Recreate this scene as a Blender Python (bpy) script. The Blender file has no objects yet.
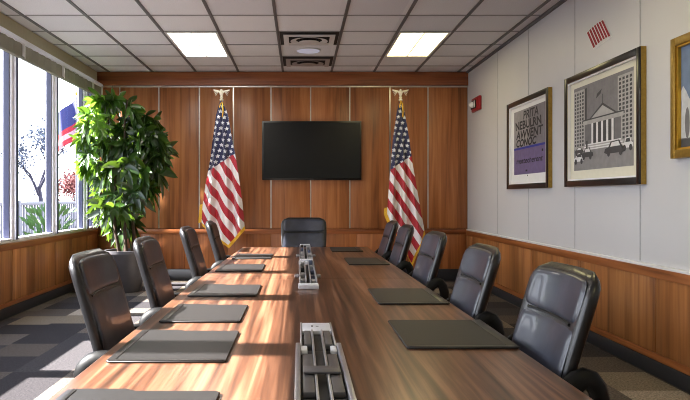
import bpy, bmesh, math, random
from mathutils import Vector, Matrix
random.seed(7)
PI = math.pi
C = bpy.context.scene.collection
F = 658.0
CAMH = 1.28
VX, VY = 300.0, 197.0

# ------------------------------------------------------------------ helpers
def at_z(px, py, z):
    d = F * (CAMH - z) / (py - VY)
    return Vector(((px - VX) * d / F, d, z))

def at_d(px, py, d):
    return Vector(((px - VX) * d / F, d, CAMH - (py - VY) * d / F))

def lin(c):
    out = []
    for v in c[:3]:
        v = v / 255.0
        out.append(v / 12.92 if v <= 0.04045 else ((v + 0.055) / 1.055) ** 2.4)
    return (out[0], out[1], out[2], 1.0)

def N(nt, typ, **kw):
    n = nt.nodes.new(typ)
    for k, v in kw.items():
        setattr(n, k, v)
    return n

def math_node(nt, op, a, b=None, c=None):
    n = nt.nodes.new('ShaderNodeMath'); n.operation = op
    for i, v in enumerate((a, b, c)):
        if v is None: continue
        if isinstance(v, (int, float)): n.inputs[i].default_value = v
        else: nt.links.new(v, n.inputs[i])
    return n.outputs[0]

def ramp(nt, fac, stops):
    r = nt.nodes.new('ShaderNodeValToRGB')
    e = r.color_ramp.elements
    while len(e) > 1: e.remove(e[0])
    e[0].position = stops[0][0]; e[0].color = stops[0][1]
    for p, c in stops[1:]:
        x = e.new(p); x.color = c
    nt.links.new(fac, r.inputs['Fac'])
    return r.outputs['Color']

def new_mat(name):
    m = bpy.data.materials.new(name); m.use_nodes = True
    return m, m.node_tree, m.node_tree.nodes['Principled BSDF']

def mix(nt, fac, a, b, mode='MIX'):
    n = nt.nodes.new('ShaderNodeMix'); n.data_type = 'RGBA'; n.blend_type = mode
    for sock, v in ((n.inputs[0], fac), (n.inputs[6], a), (n.inputs[7], b)):
        if isinstance(v, (int, float)): sock.default_value = v
        elif isinstance(v, tuple): sock.default_value = v
        else: nt.links.new(v, sock)
    return n.outputs[2]

def plain(name, rgb, rough=0.5, metal=0.0, var=0.08, scale=20, coat=0.0, emit=0.0, bump=0.0, spec=None):
    m, nt, b = new_mat(name)
    tc = N(nt, 'ShaderNodeTexCoord')
    nz = N(nt, 'ShaderNodeTexNoise'); nz.inputs['Scale'].default_value = scale; nz.inputs['Detail'].default_value = 3
    nt.links.new(tc.outputs['Object'], nz.inputs['Vector'])
    c = lin(rgb)
    lo = tuple(x * (1 - var) for x in c[:3]) + (1,)
    hi = tuple(min(1, x * (1 + var)) for x in c[:3]) + (1,)
    col = ramp(nt, nz.outputs['Fac'], [(0.3, lo), (0.7, hi)])
    nt.links.new(col, b.inputs['Base Color'])
    b.inputs['Roughness'].default_value = rough
    b.inputs['Metallic'].default_value = metal
    b.inputs['Coat Weight'].default_value = coat
    if spec is not None: b.inputs['Specular IOR Level'].default_value = spec
    if emit:
        nt.links.new(col, b.inputs['Emission Color']); b.inputs['Emission Strength'].default_value = emit
    if bump:
        bp = N(nt, 'ShaderNodeBump'); bp.inputs['Strength'].default_value = bump; bp.inputs['Distance'].default_value = 0.01
        nt.links.new(nz.outputs['Fac'], bp.inputs['Height']); nt.links.new(bp.outputs[0], b.inputs['Normal'])
    return m

def wood(name, dark, mid, light, axis='z', grain=14.0, rough=0.35, panel=None, coat=0.0, swirl=1.5, spec=0.5, stretch=0.05):
    """fine streaks running along `axis`; panel=(axis, width) shifts tone per board"""
    m, nt, b = new_mat(name)
    tc = N(nt, 'ShaderNodeTexCoord')
    mp = N(nt, 'ShaderNodeMapping')
    sc = [grain, grain, grain]; sc['xyz'.index(axis)] = grain * stretch
    mp.inputs['Scale'].default_value = sc
    nt.links.new(tc.outputs['Object'], mp.inputs['Vector'])
    vec = mp.outputs[0]
    rnd = None
    if panel:
        sp = N(nt, 'ShaderNodeSeparateXYZ'); nt.links.new(tc.outputs['Object'], sp.inputs[0])
        q = math_node(nt, 'FLOOR', math_node(nt, 'DIVIDE', sp.outputs['XYZ'.index(panel[0].upper())], panel[1]))
        wn = N(nt, 'ShaderNodeTexWhiteNoise', noise_dimensions='1D'); nt.links.new(q, wn.inputs['W'])
        rnd = wn.outputs['Value']
        ad = N(nt, 'ShaderNodeVectorMath', operation='ADD'); nt.links.new(vec, ad.inputs[0])
        sv = N(nt, 'ShaderNodeVectorMath', operation='SCALE'); sv.inputs['Scale'].default_value = 37.0
        nt.links.new(wn.outputs['Color'], sv.inputs[0]); nt.links.new(sv.outputs[0], ad.inputs[1])
        vec = ad.outputs[0]
    n1 = N(nt, 'ShaderNodeTexNoise'); n1.inputs['Scale'].default_value = 1.0; n1.inputs['Detail'].default_value = 5
    n1.inputs['Distortion'].default_value = swirl
    nt.links.new(vec, n1.inputs['Vector'])
    n2 = N(nt, 'ShaderNodeTexNoise'); n2.inputs['Scale'].default_value = 4.0; n2.inputs['Detail'].default_value = 4
    nt.links.new(vec, n2.inputs['Vector'])
    f = math_node(nt, 'ADD', math_node(nt, 'MULTIPLY', n1.outputs['Fac'], 0.7), math_node(nt, 'MULTIPLY', n2.outputs['Fac'], 0.3))
    col = ramp(nt, f, [(0.36, lin(dark)), (0.49, lin(mid)), (0.65, lin(light))])
    if rnd is not None:
        v = math_node(nt, 'ADD', math_node(nt, 'MULTIPLY', rnd, 0.32), 0.82)
        cv = N(nt, 'ShaderNodeCombineXYZ')
        for i in range(3): nt.links.new(v, cv.inputs[i])
        col = mix(nt, 1.0, col, cv.outputs[0], 'MULTIPLY')
    nt.links.new(col, b.inputs['Base Color'])
    b.inputs['Roughness'].default_value = rough
    b.inputs['Coat Weight'].default_value = coat
    b.inputs['Coat Roughness'].default_value = 0.15
    b.inputs['Specular IOR Level'].default_value = spec
    return m

class MB:
    def __init__(s): s.bm = bmesh.new(); s.mi = 0
    def face(s, vs):
        try:
            f = s.bm.faces.new(vs); f.material_index = s.mi; return f
        except ValueError: return None
    def poly(s, pts): return s.face([s.bm.verts.new(p) for p in pts])
    def box(s, x0, x1, y0, y1, z0, z1, bev=0.0, mat=None):
        t = bmesh.new()
        r = bmesh.ops.create_cube(t, size=1.0)
        for v in t.verts:
            v.co = Vector(((x0 + x1) / 2 + v.co.x * (x1 - x0), (y0 + y1) / 2 + v.co.y * (y1 - y0), (z0 + z1) / 2 + v.co.z * (z1 - z0)))
        if bev: bmesh.ops.bevel(t, geom=list(t.edges), offset=bev, segments=2, profile=0.5, affect='EDGES')
        s.merge(t, mat); return s
    def merge(s, t, mat=None):
        mp = {}
        for v in t.verts: mp[v] = s.bm.verts.new(mat @ v.co if mat else v.co)
        for f in t.faces: s.face([mp[v] for v in f.verts])
        t.free()
    def rings(s, rr, cap=True, close=True):
        vs = [[s.bm.verts.new(p) for p in r] for r in rr]
        n = len(vs[0])
        for a, b in zip(vs, vs[1:]):
            for i in range(n if close else n - 1):
                s.face([a[i], a[(i + 1) % n], b[(i + 1) % n], b[i]])
        if cap:
            s.face(vs[0][::-1]); s.face(vs[-1])
        return s
    def tube(s, pts, rad, n=10, flat=1.0, up=None):
        pts = [Vector(p) for p in pts]
        rads = rad if isinstance(rad, (list, tuple)) else [rad] * len(pts)
        rr = []; prev = None
        for i, p in enumerate(pts):
            d = (pts[min(i + 1, len(pts) - 1)] - pts[max(i - 1, 0)]).normalized()
            if prev is None:
                a = Vector(up) if up else (Vector((0, 0, 1)) if abs(d.z) < 0.9 else Vector((1, 0, 0)))
            else: a = prev
            u = (a - d * a.dot(d)).normalized(); w = d.cross(u); prev = u
            rr.append([p + (u * math.cos(2 * PI * k / n) * flat + w * math.sin(2 * PI * k / n)) * rads[i] for k in range(n)])
        return s.rings(rr)
    def lathe(s, prof, n=20, c=(0, 0, 0), axis='z', ang0=0.0):
        rr = []
        for r, h in prof:
            ring = []
            for k in range(n):
                a = 2 * PI * k / n + ang0
                if axis == 'z': p = (c[0] + r * math.cos(a), c[1] + r * math.sin(a), c[2] + h)
                elif axis == 'x': p = (c[0] + h, c[1] + r * math.cos(a), c[2] + r * math.sin(a))
                else: p = (c[0] + r * math.sin(a), c[1] + h, c[2] + r * math.cos(a))
                ring.append(p)
            rr.append(ring)
        return s.rings(rr)
    def pillow(s, f, nu=14, nv=14, p=6, e=0.5, corner=0.0):
        """closed puffed slab; f(a, b, n) maps a,b in [-1,1] and n in [-1,1] to a point"""
        def g(a, b): return (max(0.0, (1 - abs(a) ** p)) * max(0.0, (1 - abs(b) ** p))) ** e
        def sq(a, b):   # squircle: pulls the corners in
            k = corner
            return a * (1 - k * b ** 4), b * (1 - k * a ** 4)
        def rr(i, n):
            t = -1 + 2 * i / n
            return math.sin(t * PI / 2) * 0.55 + t * 0.45
        front = {}; back = {}
        for i in range(nu + 1):
            for j in range(nv + 1):
                a, b = rr(i, nu), rr(j, nv)
                h = g(a, b); a2, b2 = sq(a, b)
                edge = i in (0, nu) or j in (0, nv)
                front[i, j] = s.bm.verts.new(f(a2, b2, h))
                back[i, j] = front[i, j] if edge else s.bm.verts.new(f(a2, b2, -h))
        for i in range(nu):
            for j in range(nv):
                s.face([front[i, j], front[i + 1, j], front[i + 1, j + 1], front[i, j + 1]])
                s.face([back[i, j], back[i, j + 1], back[i + 1, j + 1], back[i + 1, j]])
        return s
    def build(s, name, mats, parent=None, smooth=True, angle=35, bevel=0.0, normals=True):
        if normals: bmesh.ops.recalc_face_normals(s.bm, faces=s.bm.faces)
        me = bpy.data.meshes.new(name)
        s.bm.to_mesh(me); s.bm.free()
        for m in (mats if isinstance(mats, (list, tuple)) else [mats]): me.materials.append(m)
        if smooth:
            me.polygons.foreach_set('use_smooth', [True] * len(me.polygons))
            me.set_sharp_from_angle(angle=math.radians(angle))
        o = bpy.data.objects.new(name, me); C.objects.link(o)
        if parent: o.parent = parent
        return o

def tag(o, label=None, cat=None, group=None, kind=None):
    if label: o['label'] = label
    if cat: o['category'] = cat
    if group: o['group'] = group
    if kind: o['kind'] = kind
    return o

def empty(name, loc=(0, 0, 0), rz=0.0):
    o = bpy.data.objects.new(name, None); C.objects.link(o)
    o.location = loc; o.rotation_euler = (0, 0, rz); o.empty_display_size = 0.1
    return o

def kids(o): return [c for c in bpy.data.objects if c.parent == o]

def copy_tree(o, parent=None):
    c = o.copy(); C.objects.link(c); c.parent = parent
    for ch in kids(o): copy_tree(ch, c)
    return c

def text_faces(mb, body, x, z, y, size, mi, shear=0.0, width=None, weight=0.0):
    """lettering as real faces in the local XZ plane, facing -Y, centred on x"""
    cu = bpy.data.curves.new('lettering', 'FONT'); cu.body = body; cu.size = size
    cu.align_x = 'CENTER'; cu.shear = shear; cu.resolution_u = 3; cu.offset = weight
    ob = bpy.data.objects.new('lettering', cu); C.objects.link(ob)
    dg = bpy.context.evaluated_depsgraph_get(); dg.update()
    me = bpy.data.meshes.new_from_object(ob.evaluated_get(dg))
    xs = [v.co.x for v in me.vertices]
    w = max(xs) - min(xs); k = (width / w) if width else 1.0
    vs = [mb.bm.verts.new((x + v.co.x * k, y, z + v.co.y)) for v in me.vertices]
    old = mb.mi; mb.mi = mi
    for p in me.polygons: mb.face([vs[i] for i in p.vertices])
    mb.mi = old
    bpy.data.objects.remove(ob); bpy.data.curves.remove(cu); bpy.data.meshes.remove(me)

# ------------------------------------------------------------------ materials
M = {}
M['panel'] = wood('walnut wall panel', (122, 72, 38), (158, 96, 52), (180, 118, 70), 'z', 9, 0.38, ('x', 0.605), swirl=0.6)
M['panel_dark'] = wood('fascia wood', (112, 58, 30), (140, 78, 42), (158, 94, 54), 'x', 9, 0.4)
M['wains_back'] = wood('wainscot wood back', (122, 68, 32), (154, 92, 48), (176, 110, 62), 'z', 9, 0.4, ('x', 0.33), swirl=0.6)
M['wains_side'] = wood('wainscot wood side', (122, 74, 38), (158, 102, 56), (184, 126, 74), 'z', 9, 0.36, ('y', 0.42), swirl=0.6)
M['rail'] = wood('rail wood', (118, 64, 28), (150, 88, 44), (172, 106, 58), 'y', 9, 0.36)
M['rail_x'] = wood('rail wood x', (104, 54, 24), (134, 74, 36), (156, 92, 50), 'x', 9, 0.36)
M['table'] = wood('walnut table top', (50, 32, 24), (100, 66, 48), (146, 104, 79), 'y', 13.0, 0.30, None, coat=0.25, swirl=2.2, stretch=0.028)
M['strip'] = plain('brushed strip', (205, 200, 190), 0.3, 0.9)
M['base'] = plain('dark rubber baseboard', (38, 40, 46), 0.55)
M['white_wall'] = plain('white wall panel', (206, 206, 209), 0.42, var=0.02, scale=1.2)
M['seam'] = plain('grey seam', (182, 182, 186), 0.5)
M['cap'] = plain('white cap rail', (236, 236, 236), 0.35, var=0.02)
M['olive'] = plain('olive beige paint', (176, 170, 140), 0.7, var=0.03)
M['plaster'] = plain('rear wall paint', (190, 190, 188), 0.8, var=0.03)
M['alu'] = plain('window frame aluminium', (240, 240, 248), 0.35, 0.0, var=0.03)
M['gasket'] = plain('dark window gasket', (52, 54, 84), 0.4)
M['sill'] = plain('pale sill', (208, 208, 205), 0.4, var=0.04)
M['shade'] = plain('grey shade fabric', (146, 142, 124), 0.85, scale=120)
M['grid'] = plain('dark ceiling grid', (92, 92, 94), 0.5)
M['grid_lat'] = plain('pale ceiling grid', (140, 140, 140), 0.5)
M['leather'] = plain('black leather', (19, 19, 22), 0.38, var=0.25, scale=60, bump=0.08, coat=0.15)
M['leather_front'] = plain('leather pad with painted sheen', (46, 50, 64), 0.38, var=0.3, scale=9, bump=0.15, coat=0.25)  # blue-grey base paints the window sheen into the black pads
M['plastic'] = plain('black plastic', (11, 11, 12), 0.5, spec=0.18)
M['chrome'] = plain('grey metal', (150, 152, 156), 0.28, 0.9)
M['pad'] = plain('charcoal desk pad', (24, 22, 22), 0.5, var=0.12, scale=80)
M['pad_edge'] = plain('pad rail', (30, 28, 28), 0.35, var=0.1)
M['alu_box'] = plain('anodised aluminium', (186, 186, 192), 0.3, 0.6)
M['grey_cover'] = plain('grey module cover', (98, 96, 99), 0.4, 0.3)
M['slot'] = plain('black slot', (6, 6, 6), 0.5)
M['white_plate'] = plain('white plate', (226, 228, 236), 0.35)
M['bluegrey'] = plain('blue grey connector', (96, 104, 130), 0.3, 0.4)
M['tv_frame'] = plain('tv bezel', (14, 15, 16), 0.3)
M['tv_screen'] = plain('tv screen', (15, 17, 18), 0.22, var=0.02, scale=2, spec=0.4)
M['frame_black'] = plain('black picture frame', (18, 17, 17), 0.3, coat=0.2)
M['gold'] = plain('gold leaf frame', (164, 132, 58), 0.38, 0.6, var=0.15, scale=40)
M['gold_bright'] = plain('bright gold', (214, 168, 60), 0.35, 0.7)
M['fringe'] = plain('gold fringe', (226, 176, 52), 0.7, var=0.2, scale=140)
M['mat_cream'] = plain('cream mat board', (222, 218, 200), 0.7, var=0.02)
M['mat_white'] = plain('white mat board', (228, 228, 228), 0.7, var=0.02)
for k, v in dict(p_grey=(150, 146, 148), p_dark=(24, 22, 28), p_purple=(108, 94, 134), p_blue=(48, 54, 150), p_mid=(112, 110, 112),
                 p_light=(176, 174, 172), p_white=(226, 226, 226), p_sky=(124, 122, 124), p_deep=(66, 66, 68), p_slate=(110, 128, 158),
                 p_pale=(200, 202, 206), p_red=(150, 10, 34), p_street=(140, 138, 138), p_greyd=(122, 118, 124)).items():
    M[k] = plain('print ' + k[2:], v, 0.6, var=0.1, scale=18)
M['alarm_red'] = plain('alarm red', (150, 18, 30), 0.4)
M['strobe'] = plain('strobe lens', (240, 240, 236), 0.15)
M['pot'] = plain('grey planter', (84, 82, 86), 0.45, var=0.12, scale=8)
M['soil'] = plain('soil', (52, 38, 28), 0.95, var=0.4, scale=60)
M['bark'] = plain('bark', (62, 46, 32), 0.8, var=0.3, scale=30)
M['pole'] = plain('brass pole', (196, 160, 88), 0.3, 0.8)
M['oak_pole'] = plain('varnished pole', (150, 96, 44), 0.35)
M['eagle'] = plain('pale gilt eagle', (240, 234, 216), 0.35, 0.1)
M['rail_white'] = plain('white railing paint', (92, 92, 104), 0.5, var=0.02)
M['paving'] = plain('pale paving', (70, 70, 74), 0.8)
M['vent'] = plain('vent white', (206, 206, 206), 0.4, var=0.03)
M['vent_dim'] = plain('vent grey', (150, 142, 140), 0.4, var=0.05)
M['vent_dark'] = plain('vent slot', (34, 30, 28), 0.8)
M['lens'] = plain('frosted disc', (214, 222, 246), 0.3, emit=0.12, var=0.02)
M['tree_bark'] = plain('tree bark outdoors', (58, 56, 72), 0.9)
M['tree_leaf'] = plain('sparse tree foliage', (78, 86, 104), 0.8, var=0.25, scale=3)
M['tree_leaf2'] = plain('reddish tree foliage', (120, 66, 62), 0.8, var=0.25, scale=3)
M['shrub'] = plain('outdoor shrub', (62, 92, 46), 0.8, var=0.3, scale=6)

def leaf_mat(name, c, tr):
    m, nt, b = new_mat(name)
    tc = N(nt, 'ShaderNodeTexCoord')
    nz = N(nt, 'ShaderNodeTexNoise'); nz.inputs['Scale'].default_value = 5.0; nz.inputs['Detail'].default_value = 2
    nt.links.new(tc.outputs['Object'], nz.inputs['Vector'])
    l = lin(c)
    col = ramp(nt, nz.outputs['Fac'], [(0.32, tuple(x * 0.45 for x in l[:3]) + (1,)), (0.5, l), (0.68, tuple(min(1, x * 1.6) for x in l[:3]) + (1,))])
    nt.links.new(col, b.inputs['Base Color'])
    b.inputs['Roughness'].default_value = 0.32
    t = N(nt, 'ShaderNodeBsdfTranslucent')
    tcol = mix(nt, 0.5, col, (0.35, 0.6, 0.05, 1))
    nt.links.new(tcol, t.inputs['Color'])
    mx = N(nt, 'ShaderNodeMixShader'); mx.inputs[0].default_value = tr
    nt.links.new(b.outputs[0], mx.inputs[1]); nt.links.new(t.outputs[0], mx.inputs[2])
    nt.links.new(mx.outputs[0], nt.nodes['Material Output'].inputs['Surface'])
    return m
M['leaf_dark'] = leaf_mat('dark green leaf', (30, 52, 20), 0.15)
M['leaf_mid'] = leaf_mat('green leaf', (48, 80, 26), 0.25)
M['leaf_lit'] = leaf_mat('sunlit green leaf', (92, 132, 42), 0.4)  # brighter copy of the leaf green, sunlight painted into the colour

def translucent(name, c, tr, scale=90):
    m, nt, b = new_mat(name)
    tc = N(nt, 'ShaderNodeTexCoord'); nz = N(nt, 'ShaderNodeTexNoise'); nz.inputs['Scale'].default_value = scale
    nt.links.new(tc.outputs['Object'], nz.inputs['Vector']); l = lin(c)
    col = ramp(nt, nz.outputs['Fac'], [(0.3, tuple(x * 0.9 for x in l[:3]) + (1,)), (0.7, l)])
    nt.links.new(col, b.inputs['Base Color']); b.inputs['Roughness'].default_value = 0.8
    t = N(nt, 'ShaderNodeBsdfTranslucent'); nt.links.new(col, t.inputs['Color'])
    mx = N(nt, 'ShaderNodeMixShader'); mx.inputs[0].default_value = tr
    nt.links.new(b.outputs[0], mx.inputs[1]); nt.links.new(t.outputs[0], mx.inputs[2])
    nt.links.new(mx.outputs[0], nt.nodes['Material Output'].inputs['Surface'])
    return m
M['shade'] = translucent('grey shade fabric', (140, 138, 124), 0.10)
M['headrail'] = translucent('headrail with light leak glow', (250, 250, 252), 0.75)  # see-through white imitates the glow of light leaking above the shades
def glass_mat():
    m = bpy.data.materials.new('window glass'); m.use_nodes = True
    nt = m.node_tree; nt.nodes.remove(nt.nodes['Principled BSDF'])
    tr = N(nt, 'ShaderNodeBsdfTransparent'); tr.inputs[0].default_value = (0.96, 0.97, 1.0, 1)
    gl = N(nt, 'ShaderNodeBsdfGlossy'); gl.inputs['Roughness'].default_value = 0.03
    lw = N(nt, 'ShaderNodeLayerWeight'); lw.inputs[0].default_value = 0.15
    f = math_node(nt, 'MULTIPLY', lw.outputs['Fresnel'], 0.35)
    mx = N(nt, 'ShaderNodeMixShader'); nt.links.new(f, mx.inputs[0])
    nt.links.new(tr.outputs[0], mx.inputs[1]); nt.links.new(gl.outputs[0], mx.inputs[2])
    nt.links.new(mx.outputs[0], nt.nodes['Material Output'].inputs['Surface'])
    return m
M['glass'] = glass_mat()

def emissive(name, c, s):
    m, nt, b = new_mat(name)
    tc = N(nt, 'ShaderNodeTexCoord'); nz = N(nt, 'ShaderNodeTexNoise'); nz.inputs['Scale'].default_value = 3.0
    nt.links.new(tc.outputs['Object'], nz.inputs['Vector'])
    l = lin(c)
    col = ramp(nt, nz.outputs['Fac'], [(0.3, tuple(x * 0.9 for x in l[:3]) + (1,)), (0.6, l)])
    nt.links.new(col, b.inputs['Emission Color']); nt.links.new(col, b.inputs['Base Color'])
    b.inputs['Emission Strength'].default_value = s
    return m
M['lamp'] = emissive('fluorescent diffuser', (255, 250, 236), 5.5)
M['lamp_warm'] = emissive('warm fluorescent diffuser', (255, 240, 180), 3.2)

def carpet_mat():
    m, nt, b = new_mat('plank carpet')
    tc = N(nt, 'ShaderNodeTexCoord'); sp = N(nt, 'ShaderNodeSeparateXYZ'); nt.links.new(tc.outputs['Object'], sp.inputs[0])
    PW, PL = 0.42, 0.46
    ix = math_node(nt, 'FLOOR', math_node(nt, 'DIVIDE', sp.outputs[0], PW))
    off = N(nt, 'ShaderNodeTexWhiteNoise', noise_dimensions='1D'); nt.links.new(ix, off.inputs['W'])
    yy = math_node(nt, 'ADD', math_node(nt, 'DIVIDE', sp.outputs[1], PL), off.outputs['Value'])
    iy = math_node(nt, 'FLOOR', yy)
    cb = N(nt, 'ShaderNodeCombineXYZ'); nt.links.new(ix, cb.inputs[0]); nt.links.new(iy, cb.inputs[1])
    wn = N(nt, 'ShaderNodeTexWhiteNoise', noise_dimensions='2D'); nt.links.new(cb.outputs[0], wn.inputs['Vector'])
    col = ramp(nt, wn.outputs['Value'], [(0.0, lin((52, 50, 53))), (0.25, lin((82, 76, 72))), (0.42, lin((116, 107, 95))), (0.58, lin((62, 60, 63))), (0.74, lin((92, 86, 82))), (0.86, lin((150, 142, 132)))])
    col.node.color_ramp.interpolation = 'CONSTANT'
    nz = N(nt, 'ShaderNodeTexNoise'); nz.inputs['Scale'].default_value = 75.0; nz.inputs['Detail'].default_value = 2
    nt.links.new(tc.outputs['Object'], nz.inputs['Vector'])
    sh = ramp(nt, nz.outputs['Fac'], [(0.3, (0.62, 0.62, 0.62, 1)), (0.7, (1.6, 1.55, 1.48, 1))])
    col = mix(nt, 1.0, col, sh, 'MULTIPLY')
    nt.links.new(col, b.inputs['Base Color']); b.inputs['Roughness'].default_value = 0.95
    b.inputs['Specular IOR Level'].default_value = 0.1
    bp = N(nt, 'ShaderNodeBump'); bp.inputs['Strength'].default_value = 0.4; bp.inputs['Distance'].default_value = 0.01
    nt.links.new(nz.outputs['Fac'], bp.inputs['Height']); nt.links.new(bp.outputs[0], b.inputs['Normal'])
    return m
M['carpet'] = carpet_mat()

def tile_mat():
    m, nt, b = new_mat('acoustic ceiling tile')
    tc = N(nt, 'ShaderNodeTexCoord')
    nz = N(nt, 'ShaderNodeTexNoise'); nz.inputs['Scale'].default_value = 160.0
    nt.links.new(tc.outputs['Object'], nz.inputs['Vector'])
    sp = N(nt, 'ShaderNodeSeparateXYZ'); nt.links.new(tc.outputs['Object'], sp.inputs[0])
    cb = N(nt, 'ShaderNodeCombineXYZ')
    nt.links.new(math_node(nt, 'FLOOR', math_node(nt, 'DIVIDE', math_node(nt, 'ADD', sp.outputs[0], 0.26), 0.665)), cb.inputs[0])
    nt.links.new(math_node(nt, 'FLOOR', math_node(nt, 'DIVIDE', math_node(nt, 'SUBTRACT', sp.outputs[1], 0.24), 0.67)), cb.inputs[1])
    wn = N(nt, 'ShaderNodeTexWhiteNoise', noise_dimensions='2D'); nt.links.new(cb.outputs[0], wn.inputs['Vector'])
    a = ramp(nt, wn.outputs['Value'], [(0, lin((214, 214, 218))), (1, lin((228, 228, 230)))])
    g = ramp(nt, nz.outputs['Fac'], [(0.35, (0.88, 0.88, 0.88, 1)), (0.55, (1, 1, 1, 1))])
    nt.links.new(mix(nt, 1.0, a, g, 'MULTIPLY'), b.inputs['Base Color']); b.inputs['Roughness'].default_value = 0.9
    return m
M['tile'] = tile_mat()

def flag_mat(name):
    m, nt, b = new_mat(name)
    uv = N(nt, 'ShaderNodeUVMap'); sp = N(nt, 'ShaderNodeSeparateXYZ'); nt.links.new(uv.outputs[0], sp.inputs[0])
    S, T = sp.outputs[0], sp.outputs[1]      # S along stripes, T across (units: 1 = one metre at the pole)
    k = math_node(nt, 'FLOOR', math_node(nt, 'DIVIDE', math_node(nt, 'SUBTRACT', 1.60, T), 0.082))
    par = math_node(nt, 'FLOORED_MODULO', k, 2.0)
    stripes = mix(nt, par, lin((176, 22, 44)), lin((232, 230, 232)))
    # staggered five-point stars
    cell = 0.105
    r_ = math_node(nt, 'DIVIDE', T, cell * 0.62)
    row = math_node(nt, 'FLOOR', r_)
    sh = math_node(nt, 'MULTIPLY', math_node(nt, 'FLOORED_MODULO', row, 2.0), 0.5)
    cx = math_node(nt, 'SUBTRACT', math_node(nt, 'FRACT', math_node(nt, 'ADD', math_node(nt, 'DIVIDE', S, cell), sh)), 0.5)
    cy = math_node(nt, 'MULTIPLY', math_node(nt, 'SUBTRACT', math_node(nt, 'FRACT', r_), 0.5), 0.62)
    rad = math_node(nt, 'SQRT', math_node(nt, 'ADD', math_node(nt, 'MULTIPLY', cx, cx), math_node(nt, 'MULTIPLY', cy, cy)))
    ang = math_node(nt, 'ARCTAN2', cy, cx)
    lim = math_node(nt, 'ADD', 0.21, math_node(nt, 'MULTIPLY', math_node(nt, 'COSINE', math_node(nt, 'MULTIPLY', ang, 5.0)), 0.07))
    star = math_node(nt, 'LESS_THAN', rad, lim)
    canton = mix(nt, star, lin((30, 34, 78)), lin((230, 230, 236)))
    inc = math_node(nt, 'LESS_THAN', S, 3.78)
    col = mix(nt, inc, stripes, canton)
    nt.links.new(col, b.inputs['Base Color']); b.inputs['Roughness'].default_value = 0.55
    b.inputs['Sheen Weight'].default_value = 0.2
    return m
M['flag'] = flag_mat('national flag cloth')

# ------------------------------------------------------------------ room shell
XL, XR, YB, YF, ZC = -3.12, 2.57, 10.1, -1.6, 3.2
SILL, WTOP = 0.815, 3.0
RAILZ = 0.77

fl = MB().box(XL - 0.25, XR + 0.2, YF - 0.2, YB + 0.2, -0.12, 0.0).build('floor', M['carpet'], smooth=False)
tag(fl, kind='structure')
ce = MB().box(XL - 0.25, XR + 0.2, YF - 0.2, YB + 0.2, ZC, ZC + 0.15).build('ceiling', M['tile'], smooth=False)
tag(ce, kind='structure')
GX = [-2.92, -2.255, -1.59, -0.94, -0.26, 0.48, 1.13, 1.77, 2.42]
GY = [6.94 + 0.67 * i for i in range(-12, 5)]
g = MB()
for x in GX: g.box(x - 0.016, x + 0.016, YF, YB - 0.02, ZC - 0.012, ZC)
g.build('grid_runner', M['grid'], ce, smooth=False)
g = MB()
for y in GY: g.box(XL + 0.02, XR, y - 0.009, y + 0.009, ZC - 0.008, ZC)
g.build('grid_cross_bar', M['grid_lat'], ce, smooth=False)
g = MB()
g.box(XR - 0.03, XR, YF, YB - 0.02, ZC - 0.03, ZC)
g.build('edge_angle', M['grid'], ce, smooth=False)

# back wall ---------------------------------------------------------------
wb = MB().box(XL - 0.25, XR + 0.2, YB, YB + 0.2, 0, ZC).build('wall_back', M['panel'], smooth=False)
tag(wb, kind='structure')
strip_px = [120, 159, 199.5, 233.5, 271, 310.6, 349.7, 389.8, 427.8]
sx = [XL + 0.02] + [(p - 300) / 65.15 for p in strip_px] + [XR]
PZ0, PZ1 = 0.80, 2.96
for a, b in zip(sx, sx[1:]):
    MB().box(a + 0.011, b - 0.011, YB - 0.02, YB - 0.0005, PZ0, PZ1, 0.003).build('wood_panel', M['panel'], wb)
for x in sx[1:-1]:
    MB().box(x - 0.009, x + 0.009, YB - 0.016, YB - 0.0005, PZ0, PZ1).build('metal_strip', M['strip'], wb, smooth=False)
MB().box(XL + 0.01, XR - 0.002, YB - 0.06, YB - 0.0005, 2.985, ZC - 0.013, 0.004).build('fascia', M['panel_dark'], wb)
MB().box(XL + 0.01, XR - 0.002, YB - 0.03, YB - 0.0005, PZ1, 2.985, 0.002).build('fascia_strip', M['strip'], wb)
xs = XL + 0.03
while xs < XR - 0.05:
    x2 = min(xs + 0.66, XR - 0.035)
    MB().box(xs + 0.002, x2 - 0.002, YB - 0.02, YB - 0.0005, 0.18, 0.715, 0.002).build('wainscot_panel', M['wains_back'], wb)
    xs = x2 if x2 < XR - 0.036 else XR
MB().box(XL + 0.03, XR - 0.032, YB - 0.032, YB - 0.0005, 0.715, 0.79, 0.004).build('wainscot_rail', M['rail_x'], wb)
b_ = MB().box(XL + 0.03, XR - 0.03, YB - 0.03, YB, 0, 0.175, 0.004).build('baseboard_back', M['base']); tag(b_, kind='structure')

# right wall --------------------------------------------------------------
wr = MB().box(XR, XR + 0.2, YF - 0.2, YB, 0, ZC).build('wall_right', M['white_wall'], smooth=False)
tag(wr, kind='structure')
yy = YF
for y in [0.2, 1.4, 2.6, 3.75, 4.97, 6.15, 7.4, 8.55]:
    MB().box(XR - 0.004, XR, y - 0.006, y + 0.006, RAILZ + 0.03, ZC - 0.03).build('panel_seam', M['seam'], wr, smooth=False)
ys = YF + 0.01
while ys < YB - 0.06:
    y2 = min(ys + 1.26, YB - 0.034)
    MB().box(XR - 0.025, XR - 0.0005, ys + 0.002, y2 - 0.002, 0.165, 0.70, 0.003).build('wainscot_panel', M['wains_side'], wr)
    ys = y2 if y2 < YB - 0.035 else YB
MB().box(XR - 0.030, XR - 0.0005, YF, YB - 0.034, 0.112, 0.163, 0.003).build('wainscot_foot_rail', M['rail'], wr)
MB().box(XR - 0.035, XR - 0.0005, YF, YB - 0.034, 0.70, RAILZ, 0.004).build('wainscot_rail', M['rail'], wr)
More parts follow.
